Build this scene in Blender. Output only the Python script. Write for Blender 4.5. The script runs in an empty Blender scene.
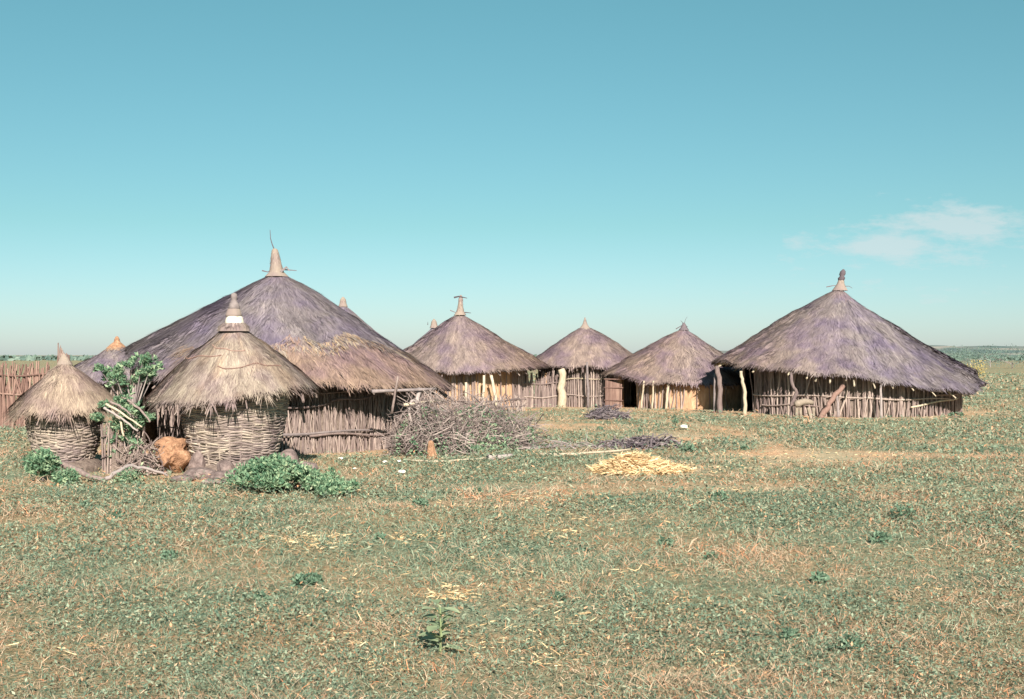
import bpy, math, random
import numpy as np
from mathutils import Vector
random.seed(11); RNG = np.random.default_rng(11)
PI = math.pi; TAU = 2*PI
sc = bpy.context.scene; COL = sc.collection
EYE = 1.9; F = 1285.0          # eye height, focal length in pixels of a 1024 px frame
# a few surveying helpers: horizontal offset / height for a bearing at a known distance, distance of a ground point
def X(px, d): return (px-512)/F*d
def Z(py, d): return EYE-(py-355)/F*d
def DG(py): return EYE*F/(py-355)

# ------------------------------------------------------------------ noise
def vnoise(x, y, seed=0):
    x = np.asarray(x, float); y = np.asarray(y, float)
    xi = np.floor(x).astype(np.int64); yi = np.floor(y).astype(np.int64)
    fx = x-xi; fy = y-yi; fx = fx*fx*(3-2*fx); fy = fy*fy*(3-2*fy)
    def h(a, b):
        n = (a*374761393 + b*668265263 + seed*1442695041) & 0xffffffff
        n = ((n ^ (n >> 13))*1274126177) & 0xffffffff
        return ((n ^ (n >> 16)) & 0xffff)/65535.0
    return (h(xi, yi)*(1-fx)+h(xi+1, yi)*fx)*(1-fy)+(h(xi, yi+1)*(1-fx)+h(xi+1, yi+1)*fx)*fy
def fbm(x, y, seed=0, o=4):
    s = 0; a = .5; t = 0
    for i in range(o):
        s = s+a*vnoise(np.asarray(x)*2**i, np.asarray(y)*2**i, seed+i*7); t += a; a *= .5
    return s/t

# ------------------------------------------------------------------ mesh builder
class MB:
    def __init__(s): s.V=[]; s.Q=[]; s.T=[]; s.QM=[]; s.TM=[]; s.R=[]; s.O=[]; s.U=[]; s.n=0
    def add(s, V, Q=None, T=None, mat=0, rnd=.5, tone=0., uv=None):
        V = np.asarray(V, float).reshape(-1,3); k = len(V)
        s.V.append(V); s.R.append(np.broadcast_to(np.asarray(rnd,float),(k,)).copy()); s.O.append(np.broadcast_to(np.asarray(tone,float),(k,)).copy())
        s.U.append(np.zeros((k,2)) if uv is None else np.asarray(uv,float))
        if Q is not None and len(Q):
            Q=np.asarray(Q,int).reshape(-1,4)+s.n; s.Q.append(Q); s.QM.append(np.full(len(Q),mat))
        if T is not None and len(T):
            T=np.asarray(T,int).reshape(-1,3)+s.n; s.T.append(T); s.TM.append(np.full(len(T),mat))
        s.n += k
    def build(s, name, mats, parent=None, smooth=False, loc=None):
        V=np.concatenate(s.V)
        Q=np.concatenate(s.Q) if s.Q else np.zeros((0,4),int); T=np.concatenate(s.T) if s.T else np.zeros((0,3),int)
        QM=np.concatenate(s.QM) if s.Q else np.zeros(0,int); TM=np.concatenate(s.TM) if s.T else np.zeros(0,int)
        if loc is not None: V = V-np.asarray(loc)
        me=bpy.data.meshes.new(name); me.vertices.add(len(V)); me.vertices.foreach_set('co',V.astype(np.float32).ravel())
        nl=len(Q)*4+len(T)*3; me.loops.add(nl)
        li=np.concatenate([Q.ravel(),T.ravel()]).astype(np.int32); me.loops.foreach_set('vertex_index',li)
        me.polygons.add(len(Q)+len(T))
        st=np.concatenate([np.arange(len(Q))*4, len(Q)*4+np.arange(len(T))*3]).astype(np.int32)
        me.polygons.foreach_set('loop_start',st)
        me.polygons.foreach_set('material_index',np.concatenate([QM,TM]).astype(np.int32))
        me.polygons.foreach_set('use_smooth',np.full(len(Q)+len(T),smooth))
        a=me.attributes.new('rnd','FLOAT','POINT'); a.data.foreach_set('value',np.concatenate(s.R).astype(np.float32))
        a=me.attributes.new('tone','FLOAT','POINT'); a.data.foreach_set('value',np.concatenate(s.O).astype(np.float32))
        uvl=me.uv_layers.new(name='UVMap'); uvl.data.foreach_set('uv',np.concatenate(s.U)[li].astype(np.float32).ravel())
        me.update(calc_edges=True); me.validate()
        for m in (mats if isinstance(mats,(list,tuple)) else [mats]): me.materials.append(m)
        o=bpy.data.objects.new(name,me); COL.objects.link(o)
        if parent is not None: o.parent=parent
        if loc is not None: o.location=loc
        return o
    # tapered bent tube
    def tube(s, path, rad, sides=6, mat=0, rnd=None, tone=0.):
        P=np.asarray(path,float); k=len(P); rad=np.broadcast_to(np.asarray(rad,float),(k,))
        T=np.gradient(P,axis=0); T/=np.linalg.norm(T,axis=1)[:,None]+1e-9
        m=np.abs(T.mean(0)); ref=np.eye(3)[np.argmin(m)]
        A=np.cross(T,ref); A/=np.linalg.norm(A,axis=1)[:,None]+1e-9; B=np.cross(T,A)
        th=np.arange(sides)/sides*TAU
        V=(P[:,None,:]+rad[:,None,None]*(A[:,None,:]*np.cos(th)[None,:,None]+B[:,None,:]*np.sin(th)[None,:,None])).reshape(-1,3)
        V=np.concatenate([V,P[:1],P[-1:]])
        i=np.arange(k-1)[:,None]*sides; j=np.arange(sides)[None,:]; j2=(j+1)%sides
        Q=np.stack([i+j,i+j2,i+sides+j2,i+sides+j],-1).reshape(-1,4)
        jj=np.arange(sides); jk=(jj+1)%sides; c0=k*sides; b=(k-1)*sides
        Tt=np.concatenate([np.stack([jk,jj,np.full(sides,c0)],-1),np.stack([b+jj,b+jk,np.full(sides,c0+1)],-1)])
        s.add(V,Q,Tt,mat,random.random() if rnd is None else rnd,tone)
    # surface of revolution with optional radius wobble
    def lathe(s, prof, seg=32, c=(0,0,0), mat=0, rnd=.5, wob=0, seed=1, lean=(0,0)):
        prof=np.asarray(prof,float); th=np.arange(seg)/seg*TAU
        w=1+wob*(fbm(np.cos(th)[None,:]*2+9+prof[:,1:2]*3,np.sin(th)[None,:]*2+9+prof[:,1:2]*2,seed)-.5)*2
        r=prof[:,0:1]*w; z0=prof[0,1]
        V=np.stack([c[0]+r*np.cos(th)+lean[0]*(prof[:,1:2]-z0),c[1]+r*np.sin(th)+lean[1]*(prof[:,1:2]-z0),c[2]+prof[:,1:2]+0*r],-1).reshape(-1,3)
        k=len(prof); i=np.arange(k-1)[:,None]*seg; j=np.arange(seg)[None,:]; j2=(j+1)%seg
        s.add(V,np.stack([i+j,i+j2,i+seg+j2,i+seg+j],-1).reshape(-1,4),None,mat,rnd)
    # many flat tapering ribbons: base P, direction D (unit), length L, width W, side S (unit), droop vector G
    def ribbons(s, P, D, L, W, S, mat=0, rnd=None, tone=0., G=None, uv=None):
        n=len(P); L=np.broadcast_to(L,(n,))[:,None]; W=np.broadcast_to(W,(n,))[:,None]
        G=np.zeros((n,3)) if G is None else G
        M=P+D*L*.55+G*.35; E=P+D*L+G
        V=np.stack([P-S*W*.5,P+S*W*.5,M+S*W*.42,M-S*W*.42,E],1).reshape(-1,3)
        b=np.arange(n)*5
        rnd=RNG.random(n) if rnd is None else np.broadcast_to(rnd,(n,))
        s.add(V,np.stack([b,b+1,b+2,b+3],-1),np.stack([b+3,b+2,b+4],-1),mat,np.repeat(rnd,5),np.repeat(np.broadcast_to(tone,(n,)),5),None if uv is None else np.repeat(uv,5,0))
    # many pointed leaves, centre C, long axis A, cross axis B (already scaled)
    def leaves(s, C, A, B, mat=0, rnd=None, tone=0., fold=.25):
        n=len(C); N=np.cross(A,B); N/=np.linalg.norm(N,axis=1)[:,None]+1e-9
        w=np.linalg.norm(B,axis=1)[:,None]
        V=np.stack([C-A,C+B-A*.1+N*w*fold,C+A,C-B-A*.1+N*w*fold],1).reshape(-1,3); b=np.arange(n)*4
        rnd=RNG.random(n) if rnd is None else np.broadcast_to(rnd,(n,))
        s.add(V,None,np.concatenate([np.stack([b,b+1,b+2],-1),np.stack([b,b+2,b+3],-1)]),mat,np.repeat(rnd,4),np.repeat(np.broadcast_to(tone,(n,)),4))

def rdir(n, zmin=-1.):
    z=RNG.uniform(zmin,1,n); a=RNG.uniform(0,TAU,n); r=np.sqrt(1-z*z); return np.stack([r*np.cos(a),r*np.sin(a),z],-1)
def perp(A):
    R=rdir(len(A)); B=np.cross(A,R); return B/(np.linalg.norm(B,axis=1)[:,None]+1e-9)
def tag(o,label=None,cat=None,group=None,kind=None):
    if label: o['label']=label
    if cat: o['category']=cat
    if group: o['group']=group
    if kind: o['kind']=kind
    return o
def empty(name,loc,label,cat,group=None):
    o=bpy.data.objects.new(name,None); o.empty_display_size=.3; COL.objects.link(o); o.location=loc
    return tag(o,label,cat,group)
def copy_tree(o,parent=None):
    c=o.copy(); COL.objects.link(c); c.parent=parent
    for ch in list(o.children): copy_tree(ch,c)
    return c

# ------------------------------------------------------------------ materials
def material(name, stops, scale=6., mixr=.5, rough=.9, stretch=(1,1,1), bump=.0, bscale=None, patch=None, tonecol=None, uv=False, speck=None, trans=0):
    m=bpy.data.materials.new(name); m.use_nodes=True; nt=m.node_tree; N=nt.nodes; L=nt.links
    b=N['Principled BSDF']; b.inputs['Roughness'].default_value=rough; b.inputs['Specular IOR Level'].default_value=.15
    tc=N.new('ShaderNodeTexCoord'); mp=N.new('ShaderNodeMapping'); mp.inputs['Scale'].default_value=stretch
    L.new(tc.outputs['UV' if uv else 'Object'],mp.inputs['Vector'])
    nz=N.new('ShaderNodeTexNoise'); nz.inputs['Scale'].default_value=scale; nz.inputs['Detail'].default_value=6; nz.inputs['Roughness'].default_value=.65
    L.new(mp.outputs[0],nz.inputs['Vector'])
    at=N.new('ShaderNodeAttribute'); at.attribute_name='rnd'
    mx=N.new('ShaderNodeMix'); mx.data_type='FLOAT'; mx.inputs[0].default_value=mixr
    st=N.new('ShaderNodeMapRange'); st.inputs[1].default_value=.28; st.inputs[2].default_value=.72
    L.new(nz.outputs['Fac'],st.inputs[0]); L.new(st.outputs[0],mx.inputs[2]); L.new(at.outputs['Fac'],mx.inputs[3])
    rp=N.new('ShaderNodeValToRGB'); e=rp.color_ramp.elements
    while len(e)<len(stops): e.new(.5)
    for i,(p,c) in enumerate(stops): e[i].position=p; e[i].color=(*c,1)
    L.new(mx.outputs[0],rp.inputs[0]); out=rp.outputs[0]
    def blend(fac,col,cin,mode='MIX'):
        q=N.new('ShaderNodeMix'); q.data_type='RGBA'; q.blend_type=mode
        L.new(fac,q.inputs[0]); L.new(cin,q.inputs[6]); q.inputs[7].default_value=(*col,1); return q.outputs[2]
    if tonecol:
        ta=N.new('ShaderNodeAttribute'); ta.attribute_name='tone'
        out=blend(ta.outputs['Fac'],tonecol,out,'MULTIPLY')
    if patch:
        ps,pc,lo,hi=patch
        n2=N.new('ShaderNodeTexNoise'); n2.inputs['Scale'].default_value=ps; n2.inputs['Detail'].default_value=4; L.new(tc.outputs['Object'],n2.inputs['Vector'])
        r2=N.new('ShaderNodeMapRange'); r2.inputs[1].default_value=lo; r2.inputs[2].default_value=hi; L.new(n2.outputs['Fac'],r2.inputs[0])
        out=blend(r2.outputs[0],pc,out,'MULTIPLY')
    L.new(out,b.inputs['Base Color'])
    if bump:
        bp=N.new('ShaderNodeBump'); bp.inputs['Strength'].default_value=bump; bp.inputs['Distance'].default_value=.03
        n3=N.new('ShaderNodeTexNoise'); n3.inputs['Scale'].default_value=bscale or scale*2; n3.inputs['Detail'].default_value=5
        L.new(mp.outputs[0],n3.inputs['Vector']); L.new(n3.outputs['Fac'],bp.inputs['Height']); L.new(bp.outputs[0],b.inputs['Normal'])
    if trans:
        tr=N.new('ShaderNodeBsdfTranslucent'); L.new(out,tr.inputs[0]); ms=N.new('ShaderNodeMixShader'); ms.inputs[0].default_value=trans
        o=N['Material Output']; L.new(b.outputs[0],ms.inputs[1]); L.new(tr.outputs[0],ms.inputs[2]); L.new(ms.outputs[0],o.inputs[0])
    return m
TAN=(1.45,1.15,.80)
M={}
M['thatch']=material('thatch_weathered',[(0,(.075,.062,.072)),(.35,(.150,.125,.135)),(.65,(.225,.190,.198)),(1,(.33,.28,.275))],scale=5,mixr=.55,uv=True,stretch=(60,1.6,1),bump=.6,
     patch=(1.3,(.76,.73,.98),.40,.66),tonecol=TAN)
M['thatch_tan']=material('thatch_dry_tan',[(0,(.10,.072,.065)),(.35,(.215,.168,.145)),(.65,(.33,.27,.225)),(1,(.48,.40,.32))],scale=5,mixr=.55,uv=True,stretch=(60,1.6,1),bump=.6,
     patch=(1.5,(.75,.68,.85),.45,.7),tonecol=(1.3,.95,.62))
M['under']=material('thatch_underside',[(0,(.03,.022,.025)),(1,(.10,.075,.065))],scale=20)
M['stick']=material('weathered_stick',[(0,(.085,.06,.063)),(.4,(.21,.158,.15)),(.75,(.35,.275,.25)),(1,(.52,.43,.37))],scale=7,mixr=.6,stretch=(3,3,.6),bump=.4,bscale=30)
M['stickred']=material('reddish_stick',[(0,(.09,.05,.045)),(.5,(.22,.135,.115)),(1,(.36,.24,.20))],scale=7,mixr=.6,stretch=(3,3,.6),bump=.4)
M['pale']=material('pale_bare_wood',[(0,(.28,.22,.17)),(.5,(.46,.38,.29)),(1,(.60,.52,.41))],scale=9,mixr=.3,stretch=(4,4,.7),bump=.3)
M['greywood']=material('grey_dead_wood',[(0,(.11,.088,.09)),(.5,(.26,.215,.215)),(1,(.42,.36,.34))],scale=9,mixr=.6,bump=.3)
M['brushwood']=material('brushwood',[(0,(.09,.066,.066)),(.4,(.21,.165,.16)),(.75,(.33,.265,.25)),(1,(.48,.40,.36))],scale=3,mixr=.7)
M['bonewood']=material('sun_bleached_bench',[(0,(.16,.12,.10)),(.5,(.26,.21,.17)),(1,(.38,.31,.26))],scale=7,mixr=.3,bump=.3)
M['darkwood']=material('dark_branch_wood',[(0,(.05,.04,.05)),(.5,(.13,.105,.12)),(1,(.28,.235,.24))],scale=5,mixr=.7)
M['mud']=material('wall_mud',[(0,(.09,.065,.06)),(.5,(.17,.13,.115)),(1,(.28,.22,.185))],scale=9,mixr=.1,bump=.8,bscale=14,stretch=(1.5,1.5,.8))
M['orangemud']=material('ochre_mud_plaster',[(0,(.26,.15,.095)),(.5,(.42,.26,.165)),(1,(.58,.40,.27))],scale=3,mixr=.1,bump=.9,bscale=9,stretch=(2,2,.6))
M['clay']=material('orange_clay',[(0,(.15,.08,.055)),(.45,(.31,.17,.105)),(.7,(.40,.235,.15)),(1,(.55,.36,.25))],scale=11,mixr=.1,bump=1,bscale=22)
M['wicker']=material('woven_wicker',[(0,(.12,.09,.085)),(.35,(.245,.195,.175)),(.7,(.37,.305,.255)),(1,(.60,.52,.41))],scale=3,mixr=.55,bump=.4,bscale=40,patch=(1.3,(.7,.66,.78),.45,.7))
M['rock']=material('brown_rock',[(0,(.07,.05,.05)),(.45,(.18,.135,.13)),(.7,(.25,.19,.18)),(1,(.36,.29,.26))],scale=9,mixr=.1,bump=.7,bscale=12)
M['white']=material('whitewashed_pot',[(0,(.28,.23,.18)),(.35,(.60,.54,.45)),(1,(.78,.74,.65))],scale=11,mixr=.1,bump=.2)
M['leaf']=material('herb_leaf',[(0,(.03,.065,.05)),(.35,(.11,.165,.12)),(.7,(.24,.295,.21)),(1,(.44,.46,.34))],scale=1.2,mixr=.75,rough=.6,tonecol=(2.2,.95,.75),trans=.2)
M['bushleaf']=material('green_bush_leaf',[(0,(.03,.075,.045)),(.3,(.09,.18,.11)),(.65,(.23,.34,.215)),(1,(.50,.56,.36))],scale=2,mixr=.7,rough=.55,trans=.25)
M['farleaf']=material('hazed_tree_leaf',[(0,(.06,.10,.095)),(.5,(.11,.16,.14)),(1,(.19,.24,.20))],scale=1,mixr=.6,rough=.7)  # greens dulled to blue-grey, far haze put into the leaf colour
M['yellowleaf']=material('yellow_bush_leaf',[(0,(.25,.20,.07)),(.5,(.45,.34,.12)),(1,(.6,.48,.2))],scale=1,mixr=.6,rough=.7)
M['drygrass']=material('dry_grass',[(0,(.19,.13,.09)),(.4,(.36,.265,.19)),(.75,(.53,.40,.295)),(1,(.76,.62,.47))],scale=1.5,mixr=.7,rough=.8,tonecol=(1.35,.72,.5),trans=.15)
M['straw']=material('fresh_straw',[(0,(.28,.17,.09)),(.4,(.58,.40,.22)),(1,(.86,.70,.46))],scale=5,mixr=.7,rough=.7)
M['cloth']=material('white_stone',[(0,(.6,.56,.5)),(1,(.82,.80,.75))],scale=12,mixr=.1)

def ground_material():
    m=bpy.data.materials.new('field_soil'); m.use_nodes=True; nt=m.node_tree; N=nt.nodes; L=nt.links
    b=N['Principled BSDF']; b.inputs['Roughness'].default_value=.95; b.inputs['Specular IOR Level'].default_value=.1
    tc=N.new('ShaderNodeTexCoord')
    def noise(s,d=8,r=.6):
        n=N.new('ShaderNodeTexNoise'); n.inputs['Scale'].default_value=s; n.inputs['Detail'].default_value=d; n.inputs['Roughness'].default_value=r; L.new(tc.outputs['Object'],n.inputs['Vector']); return n
    n1=noise(9,8,.75); r1=N.new('ShaderNodeValToRGB'); e=r1.color_ramp.elements; e.new(.5); e.new(.5)
    for i,(p,c) in enumerate([(.33,(.11,.135,.10)),(.46,(.235,.225,.165)),(.56,(.35,.285,.21)),(.70,(.48,.37,.275))]): e[i].position=p; e[i].color=(*c,1)
    L.new(n1.outputs['Fac'],r1.inputs[0])
    n2=noise(14,6,.7); r2=N.new('ShaderNodeValToRGB'); e=r2.color_ramp.elements
    e[0].position=.3; e[0].color=(.38,.26,.19,1); e[1].position=.7; e[1].color=(.66,.49,.38,1)
    L.new(n2.outputs['Fac'],r2.inputs[0])
    at=N.new('ShaderNodeAttribute'); at.attribute_name='tone'
    q=N.new('ShaderNodeMix'); q.data_type='RGBA'; L.new(at.outputs['Fac'],q.inputs[0]); L.new(r1.outputs[0],q.inputs[6]); L.new(r2.outputs[0],q.inputs[7])
    n4=noise(.45,5,.55); r4=N.new('ShaderNodeValToRGB'); e=r4.color_ramp.elements
    e[0].position=.38; e[0].color=(.72,.92,.84,1); e[1].position=.62; e[1].color=(1.18,.98,.80,1); L.new(n4.outputs['Fac'],r4.inputs[0])
    q2=N.new('ShaderNodeMix'); q2.data_type='RGBA'; q2.blend_type='MULTIPLY'; q2.inputs[0].default_value=1; L.new(q.outputs[2],q2.inputs[6]); L.new(r4.outputs[0],q2.inputs[7])
    L.new(q2.outputs[2],b.inputs['Base Color'])
    bp=N.new('ShaderNodeBump'); bp.inputs['Strength'].default_value=.8; bp.inputs['Distance'].default_value=.05; n3=noise(22,6,.7)
    L.new(n3.outputs['Fac'],bp.inputs['Height']); L.new(bp.outputs[0],b.inputs['Normal'])
    return m
M['ground']=ground_material()
M['weedleaf']=material('weed_leaf',[(0,(.04,.085,.06)),(.4,(.12,.19,.13)),(.75,(.17,.26,.18)),(1,(.30,.38,.27))],scale=2,mixr=.7,rough=.6,trans=.2)

# ------------------------------------------------------------------ ground
def ell(x,y,cx,cy,rx,ry): return np.clip(1.25-np.sqrt(((x-cx)/rx)**2+((y-cy)/ry)**2),0,1)
def bare(x,y):
    d=np.maximum(ell(x,y,5.8,24.4,2.3,1.5)*1.3,ell(x,y,3.9,30.,1.3,2.2)*1.1)
    d=np.maximum(d,ell(x,y,1.2,34.,2.6,2.4)*.8); d=np.maximum(d,ell(x,y,2.35,21.3,1.5,1.2)*.9)
    d=np.maximum(d,ell(x,y,-4.9,20.0,2.6,1.3)); d=np.maximum(d,ell(x,y,-.2,9.4,1.0,1.4)*.35); d=np.maximum(d,ell(x,y,8.6,24.,2.6,.9)*.9)
    d=np.maximum(d,ell(x,y,2.,18.6,4.5,.8)*.5)
    for cx,cy,rr,wd in ((X(850,43),43.,3.5,3.0),(X(684,47.5),47.5,2.6,3.5),(X(585,49),49.,1.8,3.5),(X(473,47),47.,2.,3.),(X(277,27.4),27.4,3.25,1.6)):
        d=np.maximum(d,np.clip(1-(np.sqrt((x-cx)**2+(y-cy)**2)-rr)/wd,0,1)*.95)
    pth=np.abs(x-(4.4+1.2*np.sin((y-22)*.22)))            # foot track up to the huts
    d=np.maximum(d,np.clip(1-pth/.7,0,1)*np.clip((y-19)/4,0,1)*.8); pt2=np.abs(y-(17.2+.25*x+.5*np.sin(x*.7)))
    d=np.maximum(d,np.clip(1-pt2/.5,0,1)*.55)
    return np.clip(d*(.45+1.1*fbm(np.asarray(x)*1.3,np.asarray(y)*1.3,5)),0,1)
def gz(x,y):
    f=np.clip((70-np.abs(np.asarray(y)-25))/40,0,1)*np.clip((60-np.abs(np.asarray(x)))/40,0,1)
    return f*((fbm(np.asarray(x)*.35,np.asarray(y)*.35,3)-.5)*.10+(vnoise(np.asarray(x)*2.2,np.asarray(y)*2.2,8)-.5)*.03)
def gzs(x,y): return float(gz(x,y))
xs=np.concatenate([-np.geomspace(2500,18,26),np.arange(-17.5,20,.18),np.geomspace(20.5,2500,26)])
ys=np.concatenate([-np.geomspace(300,3,10),np.arange(-1,56,.2),np.geomspace(57,6000,34)])
gx,gy=np.meshgrid(xs,ys); mb=MB(); nx=len(xs)
i=np.arange(len(ys)-1)[:,None]*nx+np.arange(nx-1)[None,:]
mb.add(np.stack([gx,gy,gz(gx,gy)],-1).reshape(-1,3),np.stack([i,i+1,i+nx+1,i+nx],-1).reshape(-1,4),tone=bare(gx,gy).ravel())
tag(mb.build('ground',M['ground'],smooth=True),kind='structure')

# ------------------------------------------------------------------ roofs, walls
def interp(keys,th):
    a=np.array([k[0] for k in keys],float)*PI/180; v=np.array([k[1] for k in keys],float)
    a=np.concatenate([a[-1:]-TAU,a,a[:1]+TAU]); v=np.concatenate([v[-1:],v,v[:1]])
    th=np.mod(th,TAU); i=np.clip(np.searchsorted(a,th,side='right')-1,0,len(a)-2)
    f=(th-a[i])/(a[i+1]-a[i]); f=.5-.5*np.cos(PI*f); return v[i]*(1-f)+v[i+1]*f
class Hut:
    """centre cx, cy; roof given by apex offset/height and by radius, eave height and curvature at a few bearings"""
    def __init__(s,cx,cy,rw,za,R,ZE,Pw,ax=0.,seed=1,name='thatched_hut',label='',group=None,cat='hut'):
        s.cx,s.cy,s.rw,s.za,s.R,s.ZE,s.Pw,s.ax,s.seed=cx,cy,rw,za,R,ZE,Pw,ax,seed
        s.g=gzs(cx,cy); s.step=None; s.root=empty(name,(cx,cy,0),label,cat,group)
    def surf(s,th,t,noise=True):
        th=np.asarray(th,float); t=np.asarray(t,float)
        R=interp(s.R,th); ze=interp(s.ZE,th); p=interp(s.Pw,th)
        if noise:
            R=R*(1+.075*(vnoise(th*6,t*0+s.seed,s.seed)-.5)+.03*(vnoise(th*22,t*0+s.seed,s.seed+3)-.5))
        z=ze+(s.za-ze)*(1-np.power(np.clip(t,0,1.2),p))
        x=s.ax*(1-t)+R*t*np.cos(th); y=R*t*np.sin(th)
        if noise:
            z=z+(fbm(x*1.4+20,y*1.4+20,s.seed+5,3)-.5)*.22*np.minimum(1,t*3)+(vnoise(x*6,y*6,s.seed+9)-.5)*.04*np.minimum(1,t*3)
            if s.step is not None: z=z+s.step(th,t)
        return np.stack([x,y,z],-1)
    def tw(s,th,r):   # t at radius r
        return np.clip(r/interp(s.R,th),0,1)
    def under(s,th,r): return s.surf(th,s.tw(th,r),False)[...,2]
    def roof(s,mat='thatch',thick=.13,nstr=9000,W=.028,fringe=900,flen=.22,tone=None,rim=0):
        tone=tone or (lambda th,t:0*th)
        mb=MB(); nt,nr=150,44
        th=np.arange(nt)/nt*TAU; t=np.linspace(0,1,nr)**.9
        TH,T=np.meshgrid(th,t); P=s.surf(TH,T)
        uv=np.stack([TH/TAU,T],-1).reshape(-1,2)
        lo=P.copy(); lo[...,2]-=thick*np.clip(T*4,0,1)*(1-.35*T)
        i=np.arange(nr-1)[:,None]*nt; j=np.arange(nt)[None,:]; j2=(j+1)%nt; Q=np.stack([i+j,i+nt+j,i+nt+j2,i+j2],-1).reshape(-1,4)
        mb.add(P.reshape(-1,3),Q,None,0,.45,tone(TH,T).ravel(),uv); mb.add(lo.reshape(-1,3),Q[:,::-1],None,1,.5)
        # rim
        a=P[-1]; b=lo[-1]; k=np.arange(nt); k2=(k+1)%nt
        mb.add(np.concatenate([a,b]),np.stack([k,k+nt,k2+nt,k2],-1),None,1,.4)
        # straw strands lying down the slope
        n=nstr; th=RNG.uniform(0,TAU,n); t=np.sqrt(RNG.uniform(.0008,1,n)); t=np.minimum(t,.97)
        P0=s.surf(th,t); P1=s.surf(th+RNG.normal(0,.02,n),t+.05); D=P1-P0; D/=np.linalg.norm(D,axis=1)[:,None]
        S=np.stack([-np.sin(th),np.cos(th),0*th],-1); Nn=np.cross(S,D); Nn*=np.sign(Nn[:,2:3])
        jit=RNG.normal(0,.16,n)[:,None]; D=D+S*jit+Nn*RNG.uniform(-.01,.06,n)[:,None]; D/=np.linalg.norm(D,axis=1)[:,None]
        L=RNG.uniform(.12,.36,n)*np.clip(s.rw/2.,.6,1.3)
        clump=vnoise(th*14,t*7,s.seed+21)
        mb.ribbons(P0+Nn*.004,D,L,RNG.uniform(.5,1.3,n)*W,S,0,np.clip(clump*.75+RNG.normal(.12,.2,n),0,1),tone(th,t),uv=np.stack([th/TAU,t],-1))
        # fringe along the eave
        n=fringe; th=RNG.uniform(0,TAU,n); t=RNG.uniform(.93,1.0,n); P0=s.surf(th,t); P0[:,2]-=RNG.uniform(0,thick*.6,n)
        out=np.stack([np.cos(th),np.sin(th),0*th],-1); S=np.stack([-np.sin(th),np.cos(th),0*th],-1)
        D=out*RNG.uniform(.25,.9,n)[:,None]+S*RNG.normal(0,.25,n)[:,None]; D[:,2]-=RNG.uniform(.4,1.3,n); D/=np.linalg.norm(D,axis=1)[:,None]
        mul=.22+1.5*vnoise(th*26,th*0,s.seed+2)**3+.25*(RNG.random(n)<.04)
        mb.ribbons(P0,D,flen*RNG.uniform(.3,1.1,n)*mul,W*RNG.uniform(.6,1.3,n),S,0,RNG.uniform(.05,.8,n),tone(th,t),uv=np.stack([th/TAU,t],-1))
        s.roof_o=mb.build('roof',[M[mat],M['under']],s.root)
        return s.roof_o
    def rafters(s,n=24,r=.022,outer=1.02,mat='stick',jitter=.03,lo=.035):
        rr0=r
        for k in range(n):
            th=(k+random.uniform(-.4,.4))/n*TAU; t0=.35; P=[]; r=rr0*random.uniform(.6,1.2)
            for t in np.linspace(t0,outer*random.uniform(.93,1.03),5):
                p=s.surf(th,min(t,1.03),False); P.append((p[0],p[1],p[2]-.13-lo*min(1,t)-.02))
            mb=MB(); mb.tube(P,[r*1.1,r*1.1,r,r,r*.9],6); mb.build('rafter',M[mat],s.roof_o)
    def wall(s,mats=('mud','stick'),n=150,r=(.018,.04),cover=None,gap=None,top=.17,mudr=.05,crook=.03,height=None,diag=.06):
        mb=MB(); nt=120; th=np.arange(nt)/nt*TAU; k=7
        Vs=[]
        for q in range(k):
            f=q/(k-1); zt=s.under(th,s.rw)-top; 
            if height: zt=np.minimum(zt,height)
            z=-.12+(zt+.12)*f; rr=s.rw-mudr-.02+.05*(vnoise(th*9,z*3,s.seed)-.5)
            Vs.append(np.stack([rr*np.cos(th),rr*np.sin(th),z],-1))
        V=np.concatenate(Vs); Q=[]
        for q in range(k-1):
            for j in range(nt):
                a=math.degrees(th[j]+PI/nt)
                if gap and gap[0]<a<gap[1]: continue
                Q.append((q*nt+j,q*nt+(j+1)%nt,(q+1)*nt+(j+1)%nt,(q+1)*nt+j))
        mb.add(V,Q,None,0,.5)
        inner=V.copy(); inner[:,:2]*=(s.rw-mudr-.12)/(s.rw-mudr-.02); mb.add(inner,np.array(Q)[:,::-1],None,0,.3)
        for q in range(n):
            a=(q+random.uniform(-.4,.4))/n*TAU; ad=math.degrees(a)%360
            if gap and gap[0]-1<ad<gap[1]+1: continue
            if cover and random.random()>cover(ad): continue
            zt=float(s.under(np.array([a]),s.rw)[0])-top+random.uniform(-.03,.1)
            if height: zt=min(zt,height+random.uniform(-.06,.1))
            rr=random.uniform(*r); P=[]; da=random.gauss(0,crook*.6)/s.rw*(4 if random.random()<diag else 1); b0=random.gauss(0,crook)/s.rw; ph=random.uniform(0,6)
            for f in np.linspace(0,1,6):
                aa=a+da*f*1.4+b0*math.sin(f*5+ph)*.6; R_=s.rw+random.uniform(-.012,.03)*(1+3*diag)
                P.append((R_*math.cos(aa),R_*math.sin(aa),-.1+(zt+.1)*f))
            mb.tube(P,np.linspace(rr,rr*.7,6)*RNG.uniform(.85,1.15,6),5,1,rnd=min(1,max(0,random.gauss(.5,.27))))
        s.wall_o=mb.build('wall',[M[mats[0]],M[mats[1]]],s.root); return s.wall_o
    def rail(s,a0,a1,z0,z1,r=.022,mat='stick',off=.05,wav=.03):
        n=14; P=[]; ph=random.uniform(0,6)
        for f in np.linspace(0,1,n):
            a=math.radians(a0+(a1-a0)*f); R_=s.rw+off+random.uniform(-.008,.008)
            P.append((R_*math.cos(a),R_*math.sin(a),z0+(z1-z0)*f+wav*math.sin(f*7+ph)))
        mb=MB(); mb.tube(P,np.linspace(r,r*.6,n)*RNG.uniform(.85,1.15,n),6); return mb.build('rail',M[mat],s.root)
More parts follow.
